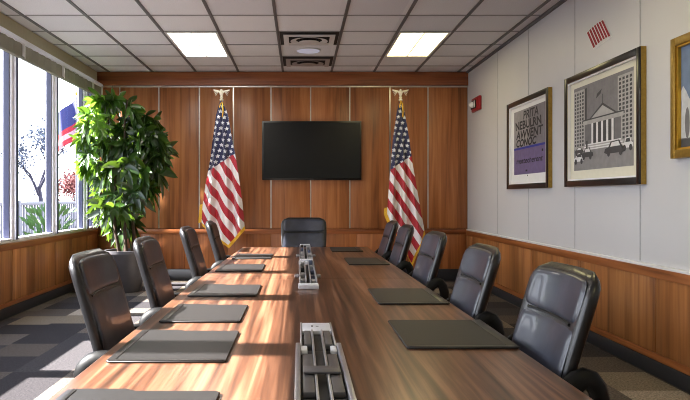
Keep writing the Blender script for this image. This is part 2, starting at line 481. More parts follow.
MB().box(XR - 0.03, XR - 0.0005, YF, YB - 0.034, RAILZ, RAILZ + 0.022, 0.003).build('cap_strip', M['cap'], wr)
b_ = MB().box(XR - 0.035, XR, YF, YB - 0.03, 0, 0.11, 0.004).build('baseboard_right', M['base']); tag(b_, kind='structure')

# left wall with windows ---------------------------------------------------
wl = MB()
wl.box(XL - 0.2, XL, YF - 0.2, YB, 0, SILL - 0.03)
wl.box(XL - 0.2, XL, YF - 0.2, YB, WTOP, ZC)
wl.box(XL - 0.2, XL, 10.03, YB, SILL - 0.03, WTOP)
wl.box(XL - 0.2, XL, YF - 0.2, -0.05, SILL - 0.03, WTOP)
wl = wl.build('wall_left', M['olive'], smooth=False); tag(wl, kind='structure')
MB().box(XL + 0.0005, XL + 0.03, YF, YB - 0.075, 2.995, ZC - 0.013).build('header_band', M['olive'], wl, smooth=False)
ys = YF + 0.01
while ys < YB - 0.06:
    y2 = min(ys + 0.62, YB - 0.034)
    MB().box(XL + 0.0005, XL + 0.025, ys + 0.002, y2 - 0.002, 0.165, SILL - 0.1, 0.003).build('wainscot_panel', M['wains_side'], wl)
    ys = y2 if y2 < YB - 0.035 else YB
MB().box(XL + 0.0005, XL + 0.028, YF, YB - 0.034, 0.117, 0.163, 0.003).build('wainscot_foot_rail', M['rail'], wl)
MB().box(XL + 0.0005, XL + 0.03, YF, YB - 0.034, SILL - 0.1, SILL - 0.032, 0.003).build('wainscot_rail', M['rail'], wl)
b_ = MB().box(XL, XL + 0.032, YF, YB - 0.03, 0, 0.115, 0.004).build('baseboard_left', M['base']); tag(b_, kind='structure')
si = MB().box(XL - 0.2, XL + 0.012, -0.05, YB - 0.035, SILL - 0.03, SILL, 0.004).build('window_sill', M['sill'], wl)

MY = [-0.02] + [1.18 + 1.2 * i for i in range(8)] + [10.0]
for i, (a, b) in enumerate(zip(MY, MY[1:])):
    w = empty('window_%d' % (i + 1), (XL - 0.045, (a + b) / 2, SILL)); tag(w, kind='structure')
    h = (b - a) / 2; H = WTOP - SILL
    m = MB()
    for (y0, y1, z0, z1) in ((-h + 0.025, -h + 0.075, 0, H), (h - 0.075, h - 0.025, 0, H), (-h + 0.075, h - 0.075, 0, 0.018), (-h + 0.075, h - 0.075, H - 0.02, H)):
        m.box(-0.05, 0.05, y0, y1, z0 + 0.001, z1 - 0.001, 0.004)
    m.build('frame', M['alu'], w)
    m = MB()
    m.box(-0.06, 0.075, -h + 0.001, -h + 0.024, 0.001, H - 0.001)
    m.box(-0.06, 0.075, h - 0.024, h - 0.001, 0.001, H - 0.001)
    m.build('mullion', M['alu'], w, smooth=False)
    m = MB()
    m.box(0.0755, 0.083, -h + 0.001, -h + 0.024, 0.001, H - 0.001)
    m.box(0.0755, 0.083, h - 0.024, h - 0.001, 0.001, H - 0.001)
    m.build('mullion_trim', M['gasket'], w, smooth=False)
    m = MB()
    m.box(-0.03, 0.03, -h + 0.076, -h + 0.10, 0.0185, H - 0.022)
    m.box(-0.03, 0.03, h - 0.098, h - 0.076, 0.0185, H - 0.022)
    m.build('gasket', M['gasket'], w, smooth=False)
    m = MB(); m.poly([(0, -h + 0.08, 0.03), (0, h - 0.08, 0.03), (0, h - 0.08, H - 0.022), (0, -h + 0.08, H - 0.022)])
    m.build('pane', M['glass'], w, smooth=False)
# rolled-up shades below the header
order = {8: 'gathered grey window shade at the far end above the potted plant', 7: 'gathered grey window shade second from the far corner',
         6: 'gathered grey window shade at the left edge of the photo'}
for i, (a, b) in enumerate(zip(MY, MY[1:])):
    if i < 4: continue  # unlabelled bays are out of view, their shades added to shape the sun
    s = empty('window_shade', (XL + 0.055, (a + b) / 2, 2.99), 0)
    tag(s, order.get(i, 'unseen gathered grey window shade added to shape the sunlight'), 'window shade', 'grey shades along the windows')
    h = (b - a) / 2 - 0.008
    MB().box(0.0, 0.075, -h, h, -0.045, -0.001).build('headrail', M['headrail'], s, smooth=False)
    m = MB(); n = 26
    ring = []
    for k in range(n + 1):
        y = -h + 0.006 + (2 * h - 0.012) * k / n
        ring.append((0.05 + 0.008 * math.cos(k * PI * 0.5), y))
    for k in range(n):
        (x0, y0), (x1, y1) = ring[k], ring[k + 1]
        m.poly([(x0, y0, -0.19), (x1, y1, -0.19), (x1, y1, -0.05), (x0, y0, -0.05)])
        m.poly([(x0 - 0.03, y0, -0.19), (x1 - 0.03, y1, -0.19), (x1 - 0.03, y1, -0.05), (x0 - 0.03, y0, -0.05)])
    m.build('shade_fabric', M['shade'], s, normals=False)
    MB().box(0.012, 0.066, -h + 0.002, h - 0.002, -0.205, -0.185, 0.004).build('bottom_rail', M['shade'], s)
    m = MB(); m.box(0.01, 0.07, h - 0.0005, h + 0.0075, -0.20, -0.04); m.build('end_cap', M['cap'], s, smooth=False)

# rear wall behind the camera
wf = MB().box(XL - 0.25, XR + 0.2, YF - 0.2, YF, 0, ZC).build('wall_front', M['plaster'], smooth=False); tag(wf, kind='structure')

# ------------------------------------------------------------------ ceiling fixtures
def troffer(x0, x1, y0, y1, label, lamp):
    t = empty('ceiling_light', ((x0 + x1) / 2, (y0 + y1) / 2, ZC)); tag(t, label, 'ceiling light', 'fluorescent ceiling lights')
    a, b = (x1 - x0) / 2 - 0.017, (y1 - y0) / 2 - 0.01
    m = MB()
    for (p, q, r, s) in ((-a, -a + 0.03, -b, b), (a - 0.03, a, -b, b), (-a + 0.03, a - 0.03, -b, -b + 0.03), (-a + 0.03, a - 0.03, b - 0.03, b)):
        m.box(p, q, r, s, -0.016, -0.0005)
    m.build('frame', M['vent'], t, smooth=False)
    MB().box(-a + 0.03, a - 0.03, -b + 0.03, b - 0.03, -0.010, -0.0005).build('diffuser', lamp, t, smooth=False)
    m = MB(); m.box(-0.008, 0.008, -b + 0.03, b - 0.03, -0.0135, -0.010); m.box(-a + 0.03, a - 0.03, -0.006, 0.006, -0.0135, -0.010)
    m.build('divider', M['vent'], t, smooth=False)
troffer(GX[2], GX[3], 7.61, 8.95, 'bright white fluorescent ceiling panel left of the vents', M['lamp'])
troffer(GX[6], GX[7], 7.61, 8.95, 'yellowish fluorescent ceiling panel right of the vents', M['lamp_warm'])
for y0 in (3.59, -0.43):  # panel pairs out of view, added for their light on the room
    troffer(GX[2], GX[3], y0, y0 + 1.34, 'unseen fluorescent ceiling panel added to light the room, window side', M['lamp'])
    troffer(GX[6], GX[7], y0, y0 + 1.34, 'unseen fluorescent ceiling panel added to light the room, picture side', M['lamp_warm'])

def vent(y0, y1, label, body):
    xc = (GX[4] + GX[5]) / 2; a = (GX[5] - GX[4]) / 2 - 0.02; b = (y1 - y0) / 2 - 0.012
    v = empty('air_vent', (xc, (y0 + y1) / 2, ZC)); tag(v, label, 'air vent', 'ceiling air vents')
    MB().box(-a, a, -b, b, -0.006, -0.0005).build('backing', M['vent_dark'], v, smooth=False)
    m = MB()
    A, B = a - 0.045, b - 0.05
    for (p, q, r0, s0) in ((-A, -A * .80, -B, B), (A * .80, A, -B, B), (-A * .80, A * .80, -B, -B * .72), (-A * .80, A * .80, B * .55, B * .80)):
        m.box(p, q, r0, s0, -0.030, -0.022)
    m.build('louvre', body, v, smooth=False)
    m = MB(); n = 20
    for (s0, s1, z0) in ((0.74, 0.52, -0.040), (0.40, 0.0, -0.052)):
        ro = [(A * s0 * math.cos(2 * PI * k / n), B * s0 * math.sin(2 * PI * k / n)) for k in range(n)]
        ri = [(A * s1 * math.cos(2 * PI * k / n), B * s1 * math.sin(2 * PI * k / n)) for k in range(n)]
        if s1: m.rings([[(x, y, z0) for x, y in ro], [(x, y, z0 + 0.012) for x, y in ri], [(x, y, z0 + 0.014) for x, y in ri], [(x, y, z0 + 0.004) for x, y in ro], [(x, y, z0) for x, y in ro]], cap=False)
        else: m.rings([[(x, y, z0) for x, y in ro], [(x, y, z0 + 0.005) for x, y in ro]])
    m.build('diffuser_cone', body, v, smooth=False)
    for sx_ in (-1, 1): MB().box(sx_ * 0.1 - 0.01, sx_ * 0.1 + 0.01, -0.06, 0.06, -0.046, -0.006).build('bracket', M['vent_dark'], v, smooth=False)
vent(7.63, 8.28, 'white square ceiling air vent nearer the camera', M['vent'])
vent(8.97, 9.62, 'dull grey ceiling air vent next to the back wall', M['vent_dim'])
dl = empty('ceiling_speaker', ((GX[4] + GX[5]) / 2, 8.62, ZC)); tag(dl, 'round pale disc set in the ceiling between the two vents', 'ceiling light')
MB().lathe([(0.165, -0.0005), (0.168, -0.008), (0.155, -0.012), (0.15, -0.0006)], 32).build('trim_ring', M['vent'], dl)
MB().lathe([(0.149, -0.001), (0.149, -0.010), (0.10, -0.014), (0.01, -0.016)], 32).build('disc', M['lens'], dl)

# ------------------------------------------------------------------ conference table
TZ = 0.74
def xl(y): return -0.675 + 0.06 * max(0, (y - 3.6) / 3.5) ** 1.3
def xr(y): return 0.785 - 0.06 * max(0, (y - 1.6) / 5.5) ** 1.2
tb = empty('conference_table', (0.045, 4.0, 0)); tag(tb, 'long walnut conference table running down the middle of the room', 'table')
def top_part(y0, y1, z0, z1, inset, name, mat, bev):
    m = MB(); n = 12
    ys = [y0 + (y1 - y0) * k / n for k in range(n + 1)]
    pts = [(xl(y) + inset, y) for y in ys] + [(xr(y) - inset, y) for y in reversed(ys)]
    m.rings([[(x - 0.045, y - 4.0, z) for x, y in pts] for z in (z0, z1)])
    o = m.build(name, mat, tb)
    if bev:
        bv = o.modifiers.new('bevel', 'BEVEL'); bv.width = bev; bv.segments = 2; bv.limit_method = 'ANGLE'; bv.angle_limit = math.radians(50)
    return o
top_part(0.75, 4.3785, TZ - 0.04, TZ, 0, 'tabletop', M['table'], 0.004)
top_part(4.3815, 7.12, TZ - 0.04, TZ, 0, 'tabletop', M['table'], 0.004)
top_part(0.85, 7.02, TZ - 0.075, TZ - 0.0405, 0.30, 'apron', M['rail'], 0.0)
for y in (1.35, 3.45, 5.05, 6.55):
    m = MB().box(-0.19, 0.19, y - 4.12, y - 3.88, 0.06, TZ - 0.076, 0.01); m.build('pedestal', M['rail'], tb)
    m = MB().box(-0.22, 0.22, y - 4.16, y - 3.84, 0.0, 0.06, 0.008); m.build('plinth', M['base'], tb)

# ------------------------------------------------------------------ desk pads
def desk_pad(quad, label, thin=False):
    P = [at_z(x, y, TZ + 0.008) for x, y in quad]     # far-left, far-right, near-right, near-left
    c = sum(P, Vector()) / 4
    w = ((P[1] - P[0]).length + (P[2] - P[3]).length) / 2
    wx = (abs(P[1].x - P[0].x) + abs(P[2].x - P[3].x)) / 2
    ly = ((P[0].y + P[1].y) - (P[2].y + P[3].y)) / 2
    side = 1 if c.x > 0.05 else -1
    o = empty('desk_pad', (c.x, c.y, TZ)); tag(o, label, 'desk pad', 'charcoal leather desk pads on the table')
    #print('pad', [round(v, 2) for v in (c.x, c.y, wx, ly)])
    a, b = wx / 2, ly / 2
    e = 0.012      # outline with clipped corners; window-side pads have a deeper inner flap at the far edge
    far = [(a, b - e), (a - e, b)] + ([(-0.02, b), (-0.05, b + 0.020)] if side < 0 else []) + [(-a + e, b + (0.020 if side < 0 else 0)), (-a, b - e)]
    pts = [(-a, -b + e), (-a + e, -b), (a - e, -b), (a, -b + e)] + far
    pm = MB().rings([[(x, y, z) for x, y in pts] for z in (0.0005, 0.008)]).build('base_board', M['pad'], o)
    bv = pm.modifiers.new('bevel', 'BEVEL'); bv.width = 0.0025; bv.segments = 2; bv.limit_method = 'ANGLE'; bv.angle_limit = math.radians(60)
    MB().box(-a + 0.008, a - 0.008, -b + 0.003, -b + 0.02, 0.0082, 0.0098, 0.0007).build('front_trim', M['pad_edge'], o)
    if side > 0: MB().box(a - 0.045, a - 0.004, -b + 0.022, b - 0.004, 0.0082, 0.0098, 0.0007).build('side_rail', M['pad_edge'], o)
    else: MB().box(-a + 0.004, -a + 0.03, -b + 0.022, b + 0.004, 0.0082, 0.0098, 0.0007).build('side_rail', M['pad_edge'], o)
    return o
L = 'charcoal leather desk pad '
desk_pad([(66, 387), (216, 394), (204, 440), (10, 440)], L + 'cut off by the bottom edge of the photo')
desk_pad([(146.7, 328), (238, 333), (225, 363), (104, 359)], L + 'in front of the nearest chair on the window side')
desk_pad([(183.7, 303), (248, 306), (239, 322), (154, 320.5)], L + 'second from the camera in full view on the window side')
desk_pad([(202, 283.5), (261, 285.5), (256.5, 296), (186, 295)], L + 'third from the camera in full view on the window side')
desk_pad([(222, 263.5), (264, 264.5), (263, 271), (216, 270.5)], L + 'second from the far end on the window side')
desk_pad([(238, 253.3), (272, 254), (272, 258.7), (231, 258.3)], L + 'closest to the far end on the window side')
desk_pad([(390, 320), (487, 319.5), (512, 346.5), (405, 348)], L + 'nearest the camera on the picture wall side')
desk_pad([(369, 288.5), (430, 288), (449, 303), (377, 303.5)], L + 'second from the camera on the picture wall side')
desk_pad([(344, 257.7), (381, 257.3), (390, 264), (349, 264.2)], L + 'third from the camera on the picture wall side')
desk_pad([(328.6, 246.9), (357, 246.9), (365.4, 251), (333, 251)], L + 'at the far right end of the table')

# ------------------------------------------------------------------ table power units
def power_near():
    o = empty('table_power_unit', (0.062, 1.91, TZ)); o.scale = (0.9, 1, 1); tag(o, 'long aluminium cable and power unit nearest the camera on the table', 'power unit', 'power units down the table centre')
    y = lambda v: v - 2.05
    MB().box(-0.062, 0.066, y(2.40), y(2.80), 0.0005, 0.012, 0.002).build('tray', M['slot'], o)
    MB().box(-0.076, 0.080, y(1.45), y(2.40), 0.0005, 0.012, 0.002).build('tray', M['slot'], o)
    for s in (-1, 1):
        MB().box(0.002 + s * 0.066 - 0.004, 0.002 + s * 0.066 + 0.004, y(2.40), y(2.82), 0.0125, 0.03, 0.002).build('outer_rail', M['alu_box'], o)
        MB().box(0.002 + s * 0.078 - 0.009, 0.002 + s * 0.078 + 0.009, y(1.45), y(2.42), 0.0125, 0.036, 0.003).build('outer_rail', M['alu_box'], o)
        MB().box(0.002 + s * 0.020 - 0.004, 0.002 + s * 0.020 + 0.004, y(1.45), y(2.66), 0.0125, 0.034, 0.002).build('inner_rail', M['alu_box'], o)
        for (a, b) in ((2.42, 2.655), (1.86, 2.28), (1.47, 1.80)):
            w = 0.055 if a > 2.4 else 0.062
            x0, x1 = sorted((0.002 + s * 0.026, 0.002 + s * w))
            MB().box(x0, x1, y(a), y(b), 0.013, 0.030, 0.003).build('cover_flap', M['grey_cover'], o)
        MB().box(0.002 + s * 0.055 - 0.012, 0.002 + s * 0.055 + 0.012, y(2.33), y(2.40), 0.0125, 0.03, 0.004).build('bracket', M['white_plate'], o)
    MB().box(-0.058, 0.062, y(2.02), y(2.09), 0.0345, 0.041, 0.002).build('cross_bar', M['grey_cover'], o)
    m = MB(); m.box(-0.060, 0.064, y(2.66), y(2.82), 0.0125, 0.028, 0.003)
    o2 = m.build('end_plate', M['white_plate'], o); tag(o2, 'white end plate')
    m = MB(); m.box(-0.02, -0.012, y(2.735), y(2.76), 0.0281, 0.0288); m.box(0.0, 0.012, y(2.74), y(2.75), 0.0281, 0.0288)
    m.build('marking', M['p_mid'], o, smooth=False)
power_near()
def power_far(y0, y1, label, seed):
    rnd = random.Random(seed); yc = (y0 + y1) / 2
    o = empty('table_power_unit', (0.05, yc, TZ)); tag(o, label, 'power unit', 'power units down the table centre')
    h = (y1 - y0) / 2
    MB().box(-0.055, 0.055, -h + 0.10, h, 0.0005, 0.012, 0.002).build('tray', M['slot'], o)
    p = MB().box(-0.06, 0.06, -h, -h + 0.10, 0.0005, 0.026, 0.004).build('end_plate', M['white_plate'], o); tag(p, 'white end plate')
    for s in (-1, 1):
        MB().box(s * 0.05 - 0.004, s * 0.05 + 0.004, -h + 0.11, h, 0.0125, 0.05, 0.002).build('outer_rail', M['alu_box'], o)
        MB().box(s * 0.014 - 0.004, s * 0.014 + 0.004, -h + 0.11, h, 0.0125, 0.045, 0.002).build('inner_rail', M['alu_box'], o)
    n = 5
    for k in range(n):
        for s in (-1, 1):
            yk = -h + 0.2 + (2 * h - 0.3) * k / (n - 1)
            xk = s * 0.032; l = 0.05
            hh = 0.03 + 0.035 * rnd.random()
            MB().box(xk - 0.012, xk + 0.012, yk - l, yk + l * 0.6, 0.0125, hh, 0.003).build('connector', [M['bluegrey'], M['slot'], M['alu_box']][rnd.randrange(3)], o)
    for s in (-1, 1):
        m = MB().lathe([(0.004, 0), (0.014, 0.004), (0.014, 0.022), (0.006, 0.03)], 14, (s * 0.056 + (0 if s > 0 else -0.03), -h * 0.35, 0.03), 'x')
        m.build('side_knob', M['alu_box'], o)
    MB().box(-0.05, 0.05, h - 0.06, h, 0.0505, 0.062, 0.003).build('cross_bar', M['white_plate'], o)
power_far(3.84, 5.10, 'silver and black power unit with white plate, middle of the table', 3)
power_far(5.24, 6.70, 'small silver power unit in front of the far head chair', 5)

# ------------------------------------------------------------------ chairs
def interp(pts, z):
    for (z0, v0), (z1, v1) in zip(pts, pts[1:]):
        if z <= z1: 
            t = (z - z0) / (z1 - z0); return v0 + (v1 - v0) * t
    (z0, v0), (z1, v1) = pts[-2:]
    return v0 + (v1 - v0) * (z - z0) / (z1 - z0)
CURVE = [(0.42, -0.205), (0.52, -0.205), (0.62, -0.225), (0.74, -0.258), (0.88, -0.300), (1.04, -0.348)]
def bx(z):  # smooth front line of the backrest
    return (interp(CURVE, z - 0.03) + interp(CURVE, z) + interp(CURVE, z + 0.03)) / 3
def make_chair(bump):
    o = empty('conference_chair', (0, 0, 0))
    zt, zb = 1.035, 0.47
    # outer shell of the backrest: stacked rounded rings
    rr = []
    for k in range(25):
        t = k / 24; z = zb + (zt - zb) * t
        hw = 0.24 + 0.03 * math.sin(min(1, t * 1.3) * PI * 0.5)
        dt = (zt - z)
        R = 0.085
        if dt < R: hw = hw - R + math.sqrt(max(0, R * R - (R - dt) ** 2))
        db = z - zb
        if db < 0.05: hw = hw - 0.05 + math.sqrt(max(0, 0.05 ** 2 - (0.05 - db) ** 2))
        th = 0.032 * min(1, math.sqrt(max(0.02, dt / 0.05))) * min(1, math.sqrt(max(0.05, db / 0.04)))
        ring = []
        for i in range(28):
            a = 2 * PI * i / 28
            ca, sa = math.cos(a), math.sin(a)
            y = hw * math.copysign(abs(ca) ** 0.45, ca); x = th * math.copysign(abs(sa) ** 0.6, sa)
            curve = 0.035 * (y / 0.26) ** 2     # wraps forward at the sides
            ring.append((bx(z) - 0.042 + x + curve, y, z - 0.0 * x))
        rr.append(ring)
    MB().rings(rr).build('backrest', M['leather'], o, angle=60)
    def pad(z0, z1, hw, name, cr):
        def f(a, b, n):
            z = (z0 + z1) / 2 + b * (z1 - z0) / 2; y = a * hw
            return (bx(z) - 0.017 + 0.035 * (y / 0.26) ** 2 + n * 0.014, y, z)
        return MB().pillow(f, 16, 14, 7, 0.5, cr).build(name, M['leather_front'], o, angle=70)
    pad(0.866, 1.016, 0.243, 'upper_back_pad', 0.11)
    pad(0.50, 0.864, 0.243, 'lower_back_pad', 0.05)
    m = MB()
    m.tube([(bx(0.865) - 0.010 + 0.035 * (y / 0.26) ** 2, y, 0.865) for y in [(-0.19 + 0.38 * k / 10) for k in range(11)]], 0.006, 6)
    m.build('seam', M['slot'], o)
    # seat
    def fs(a, b, n):
        x = 0.02 + a * 0.25; y = b * 0.25
        drop = -0.035 * max(0, a) ** 4
        return (x, y, 0.455 + drop + n * 0.05)
    MB().pillow(fs, 16, 16, 6, 0.5, 0.12).build('seat', M['leather'], o, angle=70)
    # arms
    for s in (-1, 1):
        y = s * 0.295
        pts = [(0.19, y - s * 0.05, 0.43), (0.23, y - s * 0.01, 0.46), (0.235, y, 0.55), (0.20, y, 0.615), (0.10, y, 0.638), (-0.08, y, 0.645), ] + [(bx_, y - s * (0.03 if k_ == len(bump) - 1 else 0), bz_) for k_, (bx_, bz_) in enumerate(bump)]
        # smooth
        sm = []
        for a, b in zip(pts, pts[1:]):
            for t in (0, 0.5): sm.append(tuple(a[i] + (b[i] - a[i]) * t for i in range(3)))
        sm.append(pts[-1])
        for _ in range(2):
            sm = [sm[0]] + [tuple((sm[i - 1][j] + 2 * sm[i][j] + sm[i + 1][j]) / 4 for j in range(3)) for i in range(1, len(sm) - 1)] + [sm[-1]]
        MB().tube(sm, 0.034, 10, 0.5, up=(0, 0, 1)).build('armrest', M['plastic'], o, angle=60)
    # mechanism, column, base, casters
    MB().box(-0.14, 0.12, -0.10, 0.10, 0.365, 0.41, 0.01).build('tilt_mechanism', M['plastic'], o)
    MB().lathe([(0.03, 0.09), (0.036, 0.10), (0.036, 0.22), (0.022, 0.225), (0.022, 0.37)], 16).build('gas_column', M['plastic'], o)
    m = MB().lathe([(0.05, 0.075), (0.055, 0.085), (0.05, 0.115), (0.035, 0.12)], 16)
    for k in range(5):
        a = 2 * PI * k / 5 + 0.3
        d = Vector((math.cos(a), math.sin(a), 0))
        m.tube([d * 0.03 + Vector((0, 0, 0.10)), d * 0.16 + Vector((0, 0, 0.09)), d * 0.29 + Vector((0, 0, 0.07))], [0.03, 0.024, 0.016], 8, 0.7)
    st = m.build('star_base', M['plastic'], o)
    for k in range(5):
        a = 2 * PI * k / 5 + 0.3
        d = Vector((math.cos(a), math.sin(a), 0)) * 0.285
        m = MB()
        for s in (-1, 1): m.lathe([(0.008, -0.009), (0.027, -0.008), (0.027, 0.008), (0.008, 0.009)], 14, (d.x, d.y + s * 0.014, 0.0275), 'y')
        m.build('caster', M['plastic'], st)
    return o
proto = make_chair([(-0.15, 0.622), (-0.21, 0.632), (-0.26, 0.625), (-0.30, 0.585), (-0.305, 0.54), (-0.28, 0.50), (-0.22, 0.475)])
proto_right = make_chair([(-0.12, 0.632), (-0.19, 0.636), (-0.25, 0.695), (-0.29, 0.738), (-0.335, 0.70), (-0.35, 0.61), (-0.30, 0.50), (-0.22, 0.475)])
CH = [  # x, y, rotation, label
    (-0.585, 2.95, 0.0, 'black leather conference chair nearest the camera on the window side'),
    (-0.585, 4.00, 0.02, 'black leather conference chair second from the camera on the window side'),
    (-0.58, 5.45, 0.02, 'black leather conference chair third from the camera on the window side'),
    (-0.56, 6.75, 0.03, 'black leather conference chair farthest away on the window side, before the left flag'),
    (0.585, 2.32, PI, 'black leather conference chair nearest the camera on the picture wall side'),
    (0.575, 3.33, PI, 'black leather conference chair second from the camera on the picture wall side'),
    (0.60, 4.60, PI + 0.03, 'black leather conference chair third from the camera on the picture wall side'),
    (0.58, 5.75, PI, 'black leather conference chair fourth from the camera on the picture wall side'),
    (0.60, 6.78, PI, 'black leather conference chair farthest away on the picture wall side, before the right flag'),
    (0.045, 7.50, -PI / 2, 'black leather conference chair at the head of the table below the screen'),
]
for i, (x, y, r, lab) in enumerate(CH):
    c = proto if i == 0 else (proto_right if i == 4 else copy_tree(proto_right if 4 < i < 9 else proto))
    c.location = (x, y, 0); c.rotation_euler = (0, 0, r)
    tag(c, lab, 'chair', 'black conference chairs round the table')

# ------------------------------------------------------------------ television
tv0, tv1 = at_d(262, 180, 10.0), at_d(361.5, 121, 10.0)
tv = empty('wall_television', ((tv0.x + tv1.x) / 2, YB - 0.02, (tv0.z + tv1.z) / 2)); tag(tv, 'large black flat screen television mounted on the wood panelled wall', 'television')
a, b = (tv1.x - tv0.x) / 2, (tv1.z - tv0.z) / 2
MB().box(-0.3, 0.3, -0.035, -0.0005, -0.2, 0.2, 0.004).build('wall_mount', M['plastic'], tv)
MB().box(-a, a, -0.085, -0.0355, -b, b, 0.006).build('housing', M['tv_frame'], tv)
MB().box(-a + 0.022, a - 0.022, -0.088, -0.0855, -b + 0.03, b - 0.022).build('screen', M['tv_screen'], tv, smooth=False)
m = MB(); m.box(-0.03, 0.03, -0.0875, -0.0855, -b + 0.010, -b + 0.018); m.build('badge', M['grey_cover'], tv, smooth=False)

# ------------------------------------------------------------------ flags
def flag(dx, dy, label, Lp, Rp, sag, tipa, seed):
    D = 9.45
    pos = at_d(221.5 + dx, 285, D)
    o = empty('flag', (pos.x, D, 0)); tag(o, label, 'flag', 'flags on poles at the back wall')
    def loc(px, py): 
        p = at_d(px, py, D); return Vector((p.x - pos.x, 0, p.z))
    ztop = loc(0, 101 + dy).z
    MB().lathe([(0.15, 0.0), (0.155, 0.02), (0.13, 0.045), (0.05, 0.06), (0.03, 0.10), (0.018, 0.12)], 24).build('floor_stand', M['gold_bright'], o)
    MB().lathe([(0.0135, 0.10), (0.0135, ztop)], 12).build('pole', M['oak_pole'], o)
    # eagle finial
    m = MB()
    m.lathe([(0.016, ztop), (0.03, ztop + 0.012), (0.03, ztop + 0.02), (0.014, ztop + 0.03), (0.026, ztop + 0.05), (0.014, ztop + 0.068), (0.012, ztop + 0.07)], 14)
    zb = ztop + 0.07
    m.tube([(0, 0, zb), (0, -0.004, zb + 0.03), (0, -0.01, zb + 0.065), (0, -0.014, zb + 0.09), (0.004, -0.034, zb + 0.086)], [0.012, 0.028, 0.026, 0.014, 0.004], 10)
    for s in (-1, 1):
        for k in range(5):
            t = k / 4
            m.tube([(s * 0.012, 0.004, zb + 0.045 + 0.006 * k), (s * (0.05 + 0.016 * k), 0.006, zb + 0.075 + 0.006 * k - 0.01), (s * (0.085 + 0.008 * k), 0.008, zb + 0.005 + 0.020 * k)], [0.015, 0.017, 0.006], 6, 0.5)
    m.tube([(0, 0.0, zb + 0.01), (0, 0.012, zb - 0.03)], [0.012, 0.022], 8, 0.5)
    m.build('eagle_finial', M['eagle'], o)
    # cloth
    def ev(tab, y):
        for (y0, x0), (y1, x1) in zip(tab, tab[1:]):
            if y <= y1: return x0 + (x1 - x0) * (y - y0) / (y1 - y0)
        return tab[-1][1]
    y_0, y_1 = Lp[0][0], Lp[-1][0]
    nu, nv = 48, 60
    bm = bmesh.new(); uvl = bm.loops.layers.uv.new('UVMap')
    grid = {}; UV = {}
    for j in range(nv + 1):
        v = j / nv; py = y_0 + (y_1 - y_0) * v
        for i in range(nu + 1):
            u = i / nu
            l = ev(Lp, py); r = ev(Rp, py)
            px = l + (r - l) * u
            tip = (u / tipa if u < tipa else (1 - u) / (1 - tipa))
            q = py + sag * tip * v ** 3 + (u * 4 * v ** 3)
            p = loc(px, q)
            w = (r - l) / 43.0
            fold = 0.055 * w * math.sin(u * PI * 5.2 + v * 2.2 + seed) + 0.03 * w * math.sin(u * PI * 9 + 1 + seed - v * 3)
            p.y = -0.03 - 0.07 * w + fold
            grid[i, j] = bm.verts.new(p)
            x_, y_ = px - dx, q - dy
            wob = 0.6 * math.sin(u * PI * 5.2 + v * 2.2 + seed) * w
            UV[i, j] = ((0.55 * x_ + 0.83 * y_ + wob) / 68.0, (0.83 * x_ - 0.55 * y_ - wob) / 68.0)
    for i in range(nu):
        for j in range(nv):
            ks = [(i, j), (i + 1, j), (i + 1, j + 1), (i, j + 1)]
            f = bm.faces.new([grid[k] for k in ks])
            for lp, k in zip(f.loops, ks): lp[uvl].uv = UV[k]
    edge_b = [grid[i, nv].co.copy() for i in range(nu + 1)]
    edge_l = [grid[0, j].co.copy() for j in range(int(nv * 0.86), nv + 1)]
    me = bpy.data.meshes.new('flag_cloth'); bm.to_mesh(me); bm.free(); me.materials.append(M['flag'])
    me.polygons.foreach_set('use_smooth', [True] * len(me.polygons))
    cl = bpy.data.objects.new('flag_cloth', me); C.objects.link(cl); cl.parent = o
    m = MB()
    for a_, b_ in zip(edge_b, edge_b[1:]):
        d = Vector((0.012, -0.002, -0.05))
        m.poly([a_, b_, b_ + d, a_ + d])
    for a_, b_ in zip(edge_l, edge_l[1:]):
        d = Vector((-0.045, -0.002, -0.012))
        m.poly([a_, b_, b_ + d, a_ + d])
    m.build('fringe', M['fringe'], cl, normals=False)
    # gold cord at the top
    m = MB(); m.tube([(0, -0.016, ztop), (0.02, -0.05, ztop - 0.05), (0.03, -0.06, ztop - 0.16), (0.022, -0.06, ztop - 0.24)], [0.01, 0.012, 0.009, 0.014], 8)
    m.tube([(0, -0.016, ztop), (-0.012, -0.04, ztop - 0.05), (-0.02, -0.05, ztop - 0.10)], 0.008, 8)
    m.build('gold_cord', M['gold_bright'], o)
flag(0, 0, 'furled red, white and blue flag with gold fringe left of the television',
     [(101, 220.3), (115, 216.5), (140, 213), (160, 210.5), (185, 206), (205, 203.5), (222, 202.5)],
     [(101, 222.7), (115, 228.5), (140, 233), (160, 237), (200, 243), (222, 245)], 20, 0.62, 0.3)
flag(179, 0, 'furled red, white and blue flag with gold fringe right of the television',
     [(102, 399.2), (112, 396.5), (140, 392.5), (165, 390.5), (190, 388), (213, 386), (226, 391)],
     [(102, 401.8), (115, 404.5), (140, 408.5), (165, 412), (200, 418.5), (226, 424)], 34, 0.6, 1.4)

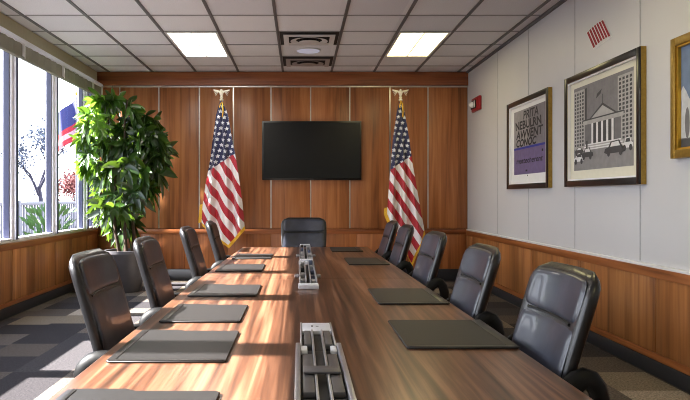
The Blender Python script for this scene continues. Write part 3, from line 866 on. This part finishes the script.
# ------------------------------------------------------------------ pictures on the right wall
def picture(yf, yn, z0, z1, label, cat, build, mat_board, inner, front=M['frame_black']):
    """yf far edge, yn near edge; local x runs towards the camera, -y faces the room"""
    yc = (yf + yn) / 2; o = empty('framed_picture', (XR, yc, (z0 + z1) / 2), -PI / 2); tag(o, label, cat, 'framed pictures on the white wall')
    a, b = (yf - yn) / 2, (z1 - z0) / 2; w = 0.055
    m = MB()
    for (p, q, r, s) in ((-a, -a + w, -b, b), (a - w, a, -b, b), (-a + w, a - w, -b, -b + w), (-a + w, a - w, b - w, b)):
        m.box(p, q, -0.05, -0.0405, r, s, 0.003)
    m.build('frame_face', front, o)
    m = MB()
    for (p, q, r, s) in ((-a, -a + w, -b, b), (a - w, a, -b, b), (-a + w, a - w, -b, -b + w), (-a + w, a - w, b - w, b)):
        m.box(p, q, -0.04, -0.0005, r, s)
    m.build('frame_side', M['gold'], o, smooth=False)
    if inner:
        m = MB(); t = 0.014; A, B = a - w, b - w
        for (p, q, r, s) in ((-A, -A + t, -B, B), (A - t, A, -B, B), (-A + t, A - t, -B, -B + t), (-A + t, A - t, B - t, B)):
            m.box(p, q, -0.038, -0.015, r, s)
        m.build('inner_lip', inner, o, smooth=False)
    MB().box(-a + w + 0.001, a - w - 0.001, -0.014, -0.001, -b + w + 0.001, b - w - 0.001).build('mat_board', mat_board, o, smooth=False)
    build(o, a - w, b - w)
    return o
def R(m, x0, x1, z0, z1, y, mi):
    m.mi = mi; m.poly([(x0, y, z0), (x1, y, z0), (x1, y, z1), (x0, y, z1)])
def lettering(o, a, b):
    m = MB(); A0, A1 = -a * 0.80, a * 0.84; Z1, Z0 = b * 0.86, -b * 0.76; mid = Z0 + (Z1 - Z0) * 0.40
    R(m, A0, A1, mid, Z1, -0.0145, 0); R(m, A0 + (A1 - A0) * 0.5, A1, mid + 0.0, Z1, -0.0148, 4)
    R(m, A0, A1, Z0, mid, -0.0145, 1); R(m, A0, A1, mid - 0.006, mid + 0.018, -0.0152, 2)
    W = A1 - A0; xc = (A0 + A1) / 2
    text_faces(m, 'PRITA', xc + W * 0.06, Z1 - 0.112, -0.0156, 0.132, 3, 0.1, W * 0.48, 0.003)
    text_faces(m, 'NEBULRN', xc - W * 0.02, Z1 - 0.220, -0.0156, 0.132, 3, -0.1, W * 0.84, 0.004)
    text_faces(m, 'AWVENT', xc - W * 0.0, Z1 - 0.328, -0.0156, 0.132, 3, 0.15, W * 0.86, 0.004)
    text_faces(m, 'CONOC', xc - W * 0.1, mid + 0.026, -0.0156, 0.118, 3, 0.2, W * 0.66, 0.004)
    text_faces(m, 'muttecherent', xc, mid - 0.17, -0.0156, 0.09, 3, 0.2, W * 0.84, 0.001)
    R(m, xc - 0.05, xc - 0.02, Z0 - 0.025, Z0 - 0.01, -0.0156, 3); R(m, A1 - 0.1, A1 - 0.06, mid - 0.07, mid - 0.045, -0.0156, 3)
    R(m, xc - 0.10, xc - 0.04, Z0 + 0.03, Z0 + 0.05, -0.0156, 3)
    m.build('print', [M['p_grey'], M['p_purple'], M['p_blue'], M['p_dark'], M['p_greyd']], o, smooth=False, normals=False)
def courthouse(o, a, b):
    m = MB(); A0, A1 = -a * 0.86, a * 0.84; Z1, Z0 = b * 0.86, -b * 0.80; W = A1 - A0; H = Z1 - Z0
    X = lambda t: A0 + W * t
    Z = lambda t: Z0 + H * t
    y = -0.0145
    R(m, A0, A1, Z0, Z1, y, 0)                                   # grey tower face
    R(m, A0, A1, Z0, Z(0.30), y - .0004, 3)                         # street
    # window grid on the middle tower
    for i in range(10):
        for j in range(8):
            R(m, X(0.27 + i * .047), X(0.27 + i * .047 + .02), Z(0.66 + j * .042), Z(0.66 + j * .042 + .022), y - .0006, 6)
    # side towers with window rows
    for (t0, t1) in ((0.0, 0.21), (0.77, 1.0)):
        R(m, X(t0), X(t1), Z(0.26), Z(0.96), y - .0008, 1)
        for i in range(4):
            for j in range(15):
                x0 = t0 + (t1 - t0) * (0.08 + i * .23)
                R(m, X(x0), X(x0 + (t1 - t0) * .14), Z(0.29 + j * .044), Z(0.29 + j * .044 + .028), y - .0012, 2)
    R(m, X(0.21), X(0.25), Z(0.55), Z(0.96), y - .001, 2)
    # temple: steps, columns, entablature, pediment
    R(m, X(0.22), X(0.82), Z(0.30), Z(0.56), y - .0016, 5)
    for k in range(5): R(m, X(0.22 - .012 * k), X(0.82 + .012 * k), Z(0.30 - .014 * (k + 1)), Z(0.30 - .014 * k), y - .0018, 1 if k % 2 else 4)
    R(m, X(0.33), X(0.72), Z(0.30), Z(0.53), y - .0018, 2)
    for k in range(5):
        x0 = 0.335 + k * .085; R(m, X(x0), X(x0 + .034), Z(0.30), Z(0.53), y - .0022, 4)
    R(m, X(0.18), X(0.86), Z(0.53), Z(0.575), y - .0024, 1); R(m, X(0.17), X(0.87), Z(0.575), Z(0.592), y - .0026, 2)
    m.mi = 2; m.poly([(X(0.28), y - .0028, Z(0.575)), (X(0.78), y - .0028, Z(0.575)), (X(0.53), y - .0028, Z(0.735))])
    m.mi = 1; m.poly([(X(0.335), y - .0030, Z(0.59)), (X(0.725), y - .0030, Z(0.59)), (X(0.53), y - .0030, Z(0.705))])
    R(m, X(0.525), X(0.535), Z(0.73), Z(0.83), y - .0032, 2)
    m.mi = 2; m.poly([(X(0.42), y - .0034, Z(0.80)), (X(0.50), y - .0034, Z(0.84)), (X(0.52), y - .0034, Z(0.89)), (X(0.44), y - .0034, Z(0.85))])
    R(m, X(0.24), X(0.27), Z(0.24), Z(0.34), y - .0034, 2)         # lamp post
    # parked cars
    def car(x0, w, z0, h, dark):
        pts = [(0, .25), (.04, .5), (.2, .58), (.32, .95), (.72, 1.0), (.84, .6), (.98, .5), (1.0, .22), (.9, .15), (.1, .15)]
        m.mi = 2 if dark else 4; m.poly([(X(x0 + w * p), y - .0038, Z(z0 + h * q)) for p, q in pts])
        m.mi = 4 if dark else 2; m.poly([(X(x0 + w * p), y - .0042, Z(z0 + h * q)) for p, q in ((.3, .6), (.37, .88), (.68, .92), (.76, .6))])
        m.mi = 2
        for c in (.22, .78):
            m.poly([(X(x0 + w * c) + .026 * math.cos(t * PI / 5), y - .0044, Z(z0 + h * .15) + .026 * math.sin(t * PI / 5)) for t in range(10)])
    car(0.0, 0.2, 0.09, 0.12, False); car(0.02, 0.17, 0.2, 0.08, True); car(0.15, 0.22, 0.13, 0.13, True); car(0.56, 0.33, 0.13, 0.16, True); car(0.84, 0.16, 0.17, 0.13, False)
    m.build('print', [M['p_sky'], M['p_light'], M['p_deep'], M['p_street'], M['p_white'], M['p_mid'], M['p_greyd']], o, smooth=False, normals=False)
def figures(o, a, b):
    m = MB(); y = -0.0145
    R(m, -a, a, -b, b, y, 0); R(m, -a, a, -b, -b * .80, y - .0005, 2); R(m, -a, a, -b * .8, -b * .55, y - .0004, 3)
    pts = [(-.99, -.78), (-.96, -.1), (-.99, .08), (-.93, .22), (-.86, .10), (-.80, -.05), (-.70, -.08), (-.62, .0), (-.5, .22), (-.36, .34), (-.2, .3), (-.1, .1), (.1, .0), (.3, .2), (.5, .1), (.55, -.4), (.5, -.8)]
    m.mi = 1; m.poly([(a * p, y - .0008, b * q) for p, q in pts])
    for (p, q, w, h) in ((-.84, -.5, .05, .3), (-.66, -.6, .09, .42), (-.42, -.3, .1, .4), (-.1, -.55, .12, .4), (.25, -.5, .1, .4)):
        m.mi = 3; m.poly([(a * (p + w * math.cos(t * PI / 6)), y - .0012, b * (q + h * math.sin(t * PI / 6))) for t in range(12)])
    m.build('print', [M['p_slate'], M['p_pale'], M['p_deep'], M['p_mid']], o, smooth=False, normals=False)
picture(8.03, 6.70, 1.375, 2.40, 'black framed poster of dark lettering over purple, farthest from the camera', 'picture', lettering, M['mat_white'], M['cap'])
picture(6.28, 4.88, 1.375, 2.40, 'black framed grey print of a columned building with parked cars, in the middle', 'picture', courthouse, M['mat_cream'], M['cap'])
picture(4.48, 3.30, 1.54, 2.35, 'gold framed blue picture with pale shapes cut off by the right edge', 'picture', figures, M['mat_cream'], M['gold_bright'], M['gold'])

# little striped flag decal high on the wall
fd = empty('flag_decal', (XR, 5.66, 2.68), -PI / 2); tag(fd, 'small tilted red and white striped flag patch high on the white wall', 'wall decal')
def decal_pt(u, v, y):  # u across, v up, slightly waving
    x = (u - .5) * 0.30 + (0.5 - v) * 0.13; z = (v - .5) * 0.165 + (u - .5) * 0.03 + 0.012 * math.sin(u * PI)
    return (x, y, z)
m = MB(); n = 13
K = lambda k: (k + (0.22 if k % 2 else -0.22)) / n
for k in range(n):
    m.mi = 0 if k % 2 == 0 else 1
    for j in range(4):
        m.poly([*[decal_pt(p, q, -0.006) for p, q in ((K(k), j / 4), (K(k + 1), j / 4), (K(k + 1), (j + 1) / 4), (K(k), (j + 1) / 4))]])
m.build('stripes', [M['p_red'], M['p_white']], fd, smooth=False, normals=False)
m = MB(); m.poly([decal_pt(u, v, -0.002) for u, v in ((-.06, -.08), (1.06, -.08), (1.06, 1.08), (-.06, 1.08))]); m.build('backing', M['p_white'], fd, smooth=False, normals=False)

# fire alarm
fa = empty('fire_alarm', (XR, 9.5, 2.62), -PI / 2); tag(fa, 'small red fire alarm strobe on the white wall near the corner', 'fire alarm')
MB().box(-0.20, 0.20, -0.045, -0.0005, -0.10, 0.10, 0.012).build('housing', M['alarm_red'], fa)
MB().box(-0.19, 0.07, -0.058, -0.0455, -0.06, 0.06, 0.006).build('dark_recess', M['slot'], fa)
MB().lathe([(0.045, 0.0), (0.042, -0.02), (0.02, -0.05), (0.006, -0.055)], 16, (-0.08, -0.0585, 0.0), 'y').build('strobe_lens', M['strobe'], fa)
MB().box(0.0, 0.05, -0.066, -0.0585, -0.05, 0.05, 0.004).build('white_label', M['strobe'], fa)

# ------------------------------------------------------------------ potted plant
def plant():
    PX, PY = -2.38, 8.95
    o = empty('potted_plant', (PX, PY, 0)); tag(o, 'tall bushy schefflera with drooping leaves in a dark grey planter by the window', 'potted plant')
    MB().lathe([(0.20, 0.0), (0.215, 0.02), (0.27, 0.50), (0.285, 0.52), (0.285, 0.56), (0.255, 0.56), (0.245, 0.50)], 28).build('planter', M['pot'], o)
    MB().lathe([(0.246, 0.47), (0.247, 0.50), (0.12, 0.515), (0.01, 0.52)], 24).build('soil', M['soil'], o)
    rnd = random.Random(11)
    stems = []
    for k in range(4):
        a = k * PI / 2 + 0.5
        top = Vector((0.14 * math.cos(a) * 1.3 - 0.04, 0.12 * math.sin(a), 2.1 + 0.16 * k))
        base = Vector((0.09 * math.cos(a), 0.09 * math.sin(a), 0.49))
        pts = [base.lerp(top, t / 6) + Vector((0.025 * math.sin(t * 1.7 + k), 0.025 * math.cos(t * 1.3 + k), 0)) for t in range(7)]
        MB().tube(pts, [0.026 - 0.0025 * t for t in range(7)], 8).build('stem', M['bark'], o)
        stems.append(pts)
    bm_l = {0: MB(), 1: MB(), 2: MB()}; pet = MB()
    def leaflet(mb, p, d, up, L, W):
        d = d.normalized(); side = d.cross(up).normalized(); nrm = side.cross(d)
        n = 5; rows = []
        for k in range(n + 1):
            t = k / n
            w = W * (math.sin(PI * min(1, t * 0.94 + 0.05)) ** 0.75) * (1 if k not in (n,) else 0.1)
            droop = Vector((0, 0, -1)) * L * 0.30 * t * t
            c = p + d * L * t + droop
            rows.append((c - side * w + nrm * w * 0.35, c, c + side * w + nrm * w * 0.35))
        vs = [[mb.bm.verts.new(q) for q in r] for r in rows]
        for r0, r1 in zip(vs, vs[1:]):
            for i in range(2): mb.face([r0[i], r0[i + 1], r1[i + 1], r1[i]])
    # boughs: each carries umbrella-like sprays of drooping leaflets
    BO = [(121, 109, 17), (99, 122, 17), (142, 126, 17), (88, 138, 12), (113, 140, 20), (147, 150, 18), (95, 162, 15), (126, 168, 22), (153, 172, 12),
          (103, 185, 16), (139, 193, 16), (118, 203, 15), (108, 217, 9), (150, 140, 12), (84, 166, 8), (106, 100, 7), (122, 226, 9), (98, 206, 11), (124, 140, 14)]
    k_ = PY / F
    for (px, py, pr) in BO:
        rad = pr * k_
        cx, cz = (px - VX) * k_ - PX, CAMH - (py - VY) * k_
        cy = rnd.uniform(-0.22, 0.22)
        cen = Vector((cx, cy, cz))
        q = min(stems, key=lambda s: (s[4] - cen).length)
        s0 = min(q, key=lambda v: (v - (cen - Vector((0, 0, 0.25)))).length)
        pet.tube([s0, s0.lerp(cen, 0.6) + Vector((0, 0, 0.06)), cen], [0.010, 0.008, 0.005], 5)
        for c in range(int(5 + pr * 0.42)):
            a = rnd.random() * 2 * PI; el = math.asin(rnd.uniform(-0.75, 1.0))
            out = Vector((math.cos(a) * math.cos(el), math.sin(a) * math.cos(el), math.sin(el)))
            p = cen + Vector((out.x, out.y * 1.25, out.z)) * rad * 0.72
            if PX + p.x < XL + 0.10 or PY + p.y > YB - 0.25: continue
            pet.tube([cen, cen.lerp(p, 0.5) + Vector((0, 0, 0.03)), p], [0.004, 0.004, 0.003], 4)
            out = (Vector((out.x, out.y, 0.25 * out.z))).normalized()
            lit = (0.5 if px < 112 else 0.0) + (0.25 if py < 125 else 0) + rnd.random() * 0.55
            k = 2 if lit > 0.85 else (1 if lit > 0.42 else 0)  # painted light: sunlit green towards the left and top, dark green elsewhere
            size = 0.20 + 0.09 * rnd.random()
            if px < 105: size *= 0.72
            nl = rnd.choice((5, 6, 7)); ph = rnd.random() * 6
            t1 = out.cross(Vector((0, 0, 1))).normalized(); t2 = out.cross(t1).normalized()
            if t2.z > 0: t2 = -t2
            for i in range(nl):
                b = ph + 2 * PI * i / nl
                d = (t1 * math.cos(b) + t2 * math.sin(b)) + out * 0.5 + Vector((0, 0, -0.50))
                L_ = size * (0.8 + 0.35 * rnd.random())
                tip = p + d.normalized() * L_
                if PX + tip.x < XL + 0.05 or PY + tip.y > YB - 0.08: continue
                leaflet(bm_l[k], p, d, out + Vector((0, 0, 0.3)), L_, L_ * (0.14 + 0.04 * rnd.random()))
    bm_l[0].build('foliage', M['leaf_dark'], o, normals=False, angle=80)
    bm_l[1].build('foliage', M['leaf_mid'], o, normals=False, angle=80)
    bm_l[2].build('foliage', M['leaf_lit'], o, normals=False, angle=80)
    pet.build('leaf_stalks', M['leaf_mid'], o)
plant()

# ------------------------------------------------------------------ outdoors
gr = MB().box(-45, XL - 0.26, -10, 80, -0.25, -0.1).build('terrace_ground', M['paving'], smooth=False); tag(gr, kind='structure')
# white railing running along the terrace
RX = -6.0
rl = empty('terrace_railing', (RX, 14.0, -0.1)); tag(rl, 'white slatted railing outside the windows', 'railing')
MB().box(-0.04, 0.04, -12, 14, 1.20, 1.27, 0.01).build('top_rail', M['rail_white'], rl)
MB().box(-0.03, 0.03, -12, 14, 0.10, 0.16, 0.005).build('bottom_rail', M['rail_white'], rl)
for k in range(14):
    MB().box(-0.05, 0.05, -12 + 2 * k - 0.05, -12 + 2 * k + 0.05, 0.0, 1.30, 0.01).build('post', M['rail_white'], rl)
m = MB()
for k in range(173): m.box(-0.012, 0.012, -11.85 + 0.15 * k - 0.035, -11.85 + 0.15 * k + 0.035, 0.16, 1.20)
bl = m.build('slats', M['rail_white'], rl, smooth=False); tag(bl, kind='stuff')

def tree(x, y, h, label, leafm, seed, dens=1.0):
    rnd = random.Random(seed)
    o = empty('tree', (x, y, -0.1)); tag(o, label, 'tree', 'trees beyond the railing')
    m = MB(); tips = []
    def grow(p, d, L, r, dep):
        q = p + d * L
        mid = p.lerp(q, 0.5) + Vector((rnd.uniform(-1, 1), rnd.uniform(-1, 1), 0)) * L * 0.06
        m.tube([p, mid, q], [r, r * 0.85, r * 0.7], 6)
        if dep == 0: tips.append(q); return
        for k in range(3 if dep > 1 else 4):
            a = rnd.random() * 2 * PI; s = rnd.uniform(0.35, 0.85)
            nd = (d + Vector((math.cos(a) * s, math.sin(a) * s, rnd.uniform(-.1, .25)))).normalized()
            grow(p.lerp(q, rnd.uniform(0.7, 1.0)), nd, L * rnd.uniform(0.6, 0.8), r * 0.55, dep - 1)
        tips.append(q)
    grow(Vector((0, 0, 0)), Vector((0, 0, 1)), h * 0.30, h * 0.022, 4)
    m.build('trunk', M['tree_bark'], o)
    m = MB()
    for t in tips:
        for k in range(int(11 * dens)):
            c = t + Vector((rnd.gauss(0, .28), rnd.gauss(0, .28), rnd.gauss(0, .28)))
            s = 0.05 + 0.05 * rnd.random()
            u = Vector((rnd.gauss(0, 1), rnd.gauss(0, 1), rnd.gauss(0, 1))).normalized(); v = u.orthogonal().normalized()
            m.poly([c - u * s, c + v * s * .6, c + u * s, c - v * s * .6])
    m.build('foliage', leafm, o, smooth=False, normals=False)
tree(-12.9, 32.5, 6.4, 'bare branched tree seen through the middle window', M['tree_leaf'], 2, 0.8)
tree(-17.5, 33.0, 5.5, 'tree with blue grey leaves seen through the window at the left edge', M['tree_leaf'], 8, 1.2)
tree(-13.2, 38.5, 3.6, 'low reddish tree behind the railing in the middle window', M['tree_leaf2'], 5, 1.6)
tree(-14.5, 46.0, 4.6, 'pale tree seen through the far window beside the plant', M['tree_leaf'], 12, 1.3)
tree(-17.0, 26.0, 5.5, 'bluish tree beyond the left edge of the photo', M['tree_leaf'], 15, 1.2)
def shrub(x, y, label, seed):
    rnd = random.Random(seed); o = empty('shrub', (x, y, -0.1)); tag(o, label, 'shrub', 'green shrubs outside')
    m = MB()
    for k in range(5): m.tube([(0, 0, 0), (rnd.uniform(-.15, .15), rnd.uniform(-.15, .15), 0.4), (rnd.uniform(-.3, .3), rnd.uniform(-.3, .3), 0.8)], [.015, .01, .006], 6)
    m.build('stem', M['tree_bark'], o)
    m = MB()
    for k in range(160):
        c = Vector((rnd.gauss(0, .17), rnd.gauss(0, .17), 0.35 + 0.75 * rnd.random()))
        d = Vector((c.x, c.y, 0.3)).normalized(); s = d.orthogonal().normalized() * .04
        m.poly([c, c + d * .1 + s, c + d * .22, c + d * .1 - s])
    m.build('foliage', M['shrub'], o, smooth=False, normals=False)
shrub(-4.9, 12.8, 'green shrub close to the glass at the foot of the middle window', 4)

# flag outdoors on a white pole
fo = empty('outdoor_flag', (-5.15, 15.2, -0.1)); tag(fo, 'blue and red flag on a white pole outside the far window', 'flag')
MB().lathe([(0.10, 0.0), (0.10, 0.03), (0.032, 0.05), (0.03, 3.7), (0.01, 3.72)], 14).build('flagpole', M['rail_white'], fo)
MB().lathe([(0.01, 3.72), (0.05, 3.77), (0.01, 3.82)], 14).build('ball_finial', M['gold_bright'], fo)
m = MB(); nu, nv = 16, 14
g = {}
for i in range(nu + 1):
    for j in range(nv + 1):
        u, v = i / nu, j / nv
        g[i, j] = m.bm.verts.new((-0.03 - 0.46 * u, -0.02 + 0.07 * math.sin(u * 7 + v), 3.66 - 0.95 * v - 0.42 * u * (1 - 0.25 * v)))
for i in range(nu):
    for j in range(nv):
        m.mi = 0 if j < 8 else (1 if (j // 2) % 2 == 0 else 2)
        m.face([g[i, j], g[i + 1, j], g[i + 1, j + 1], g[i, j + 1]])
fb = plain('outdoor flag blue', (30, 38, 96), 0.7); fr_ = plain('outdoor flag red', (150, 22, 44), 0.7); fw = plain('outdoor flag white', (170, 140, 150), 0.7)
m.build('flag_cloth', [fb, fr_, fw], fo, normals=False)

# ------------------------------------------------------------------ light, world, camera
sun = bpy.data.lights.new('sun', 'SUN'); sun.energy = 27.0; sun.angle = math.radians(0.8); sun.color = (1.0, 0.95, 0.88)
so = bpy.data.objects.new('sun', sun); C.objects.link(so)
so.rotation_euler = Vector((1.0, -0.015, -0.695)).to_track_quat('-Z', 'Y').to_euler()
w = bpy.data.worlds.new('sky'); bpy.context.scene.world = w; w.use_nodes = True
nt = w.node_tree; bg = nt.nodes['Background']
tc = N(nt, 'ShaderNodeTexCoord'); sp = N(nt, 'ShaderNodeSeparateXYZ'); nt.links.new(tc.outputs['Generated'], sp.inputs[0])
col = ramp(nt, math_node(nt, 'ADD', math_node(nt, 'MULTIPLY', sp.outputs[2], 0.5), 0.5), [(0.45, (0.8, 0.8, 0.8, 1)), (0.55, (0.93, 0.96, 1.0, 1)), (0.9, (0.62, 0.76, 1.0, 1))])
nt.links.new(col, bg.inputs['Color']); bg.inputs['Strength'].default_value = 2.6
for i in range(3):   # sky portals in the window wall
    pl = bpy.data.lights.new('window_portal', 'AREA'); pl.shape = 'RECTANGLE'; pl.size = 3.3; pl.size_y = WTOP - SILL
    pl.cycles.is_portal = True
    po = bpy.data.objects.new('window_portal', pl); C.objects.link(po); po.location = (XL - 0.22, 1.65 + 3.35 * i, (SILL + WTOP) / 2)
    po.rotation_euler = Vector((1, 0, 0)).to_track_quat('-Z', 'Y').to_euler()

cam = bpy.data.cameras.new('camera'); co = bpy.data.objects.new('camera', cam); C.objects.link(co)
cam.sensor_width = 36.0; cam.lens = F / 690 * 36.0
cam.shift_x = 45.0 / 690; cam.shift_y = -3.0 / 690
cam.clip_start = 0.02; cam.clip_end = 300
co.location = (0, 0, CAMH); co.rotation_euler = (PI / 2, 0, 0)
sc = bpy.context.scene
sc.camera = co
sc.view_settings.view_transform = 'Standard'
sc.view_settings.exposure = 1.12
sc.cycles.use_denoising = True
sc.cycles.filter_width = 1.0
sc.cycles.max_bounces = 8; sc.cycles.transparent_max_bounces = 24
sc.cycles.sample_clamp_indirect = 6.0
sc.cycles.caustics_reflective = False; sc.cycles.caustics_refractive = False
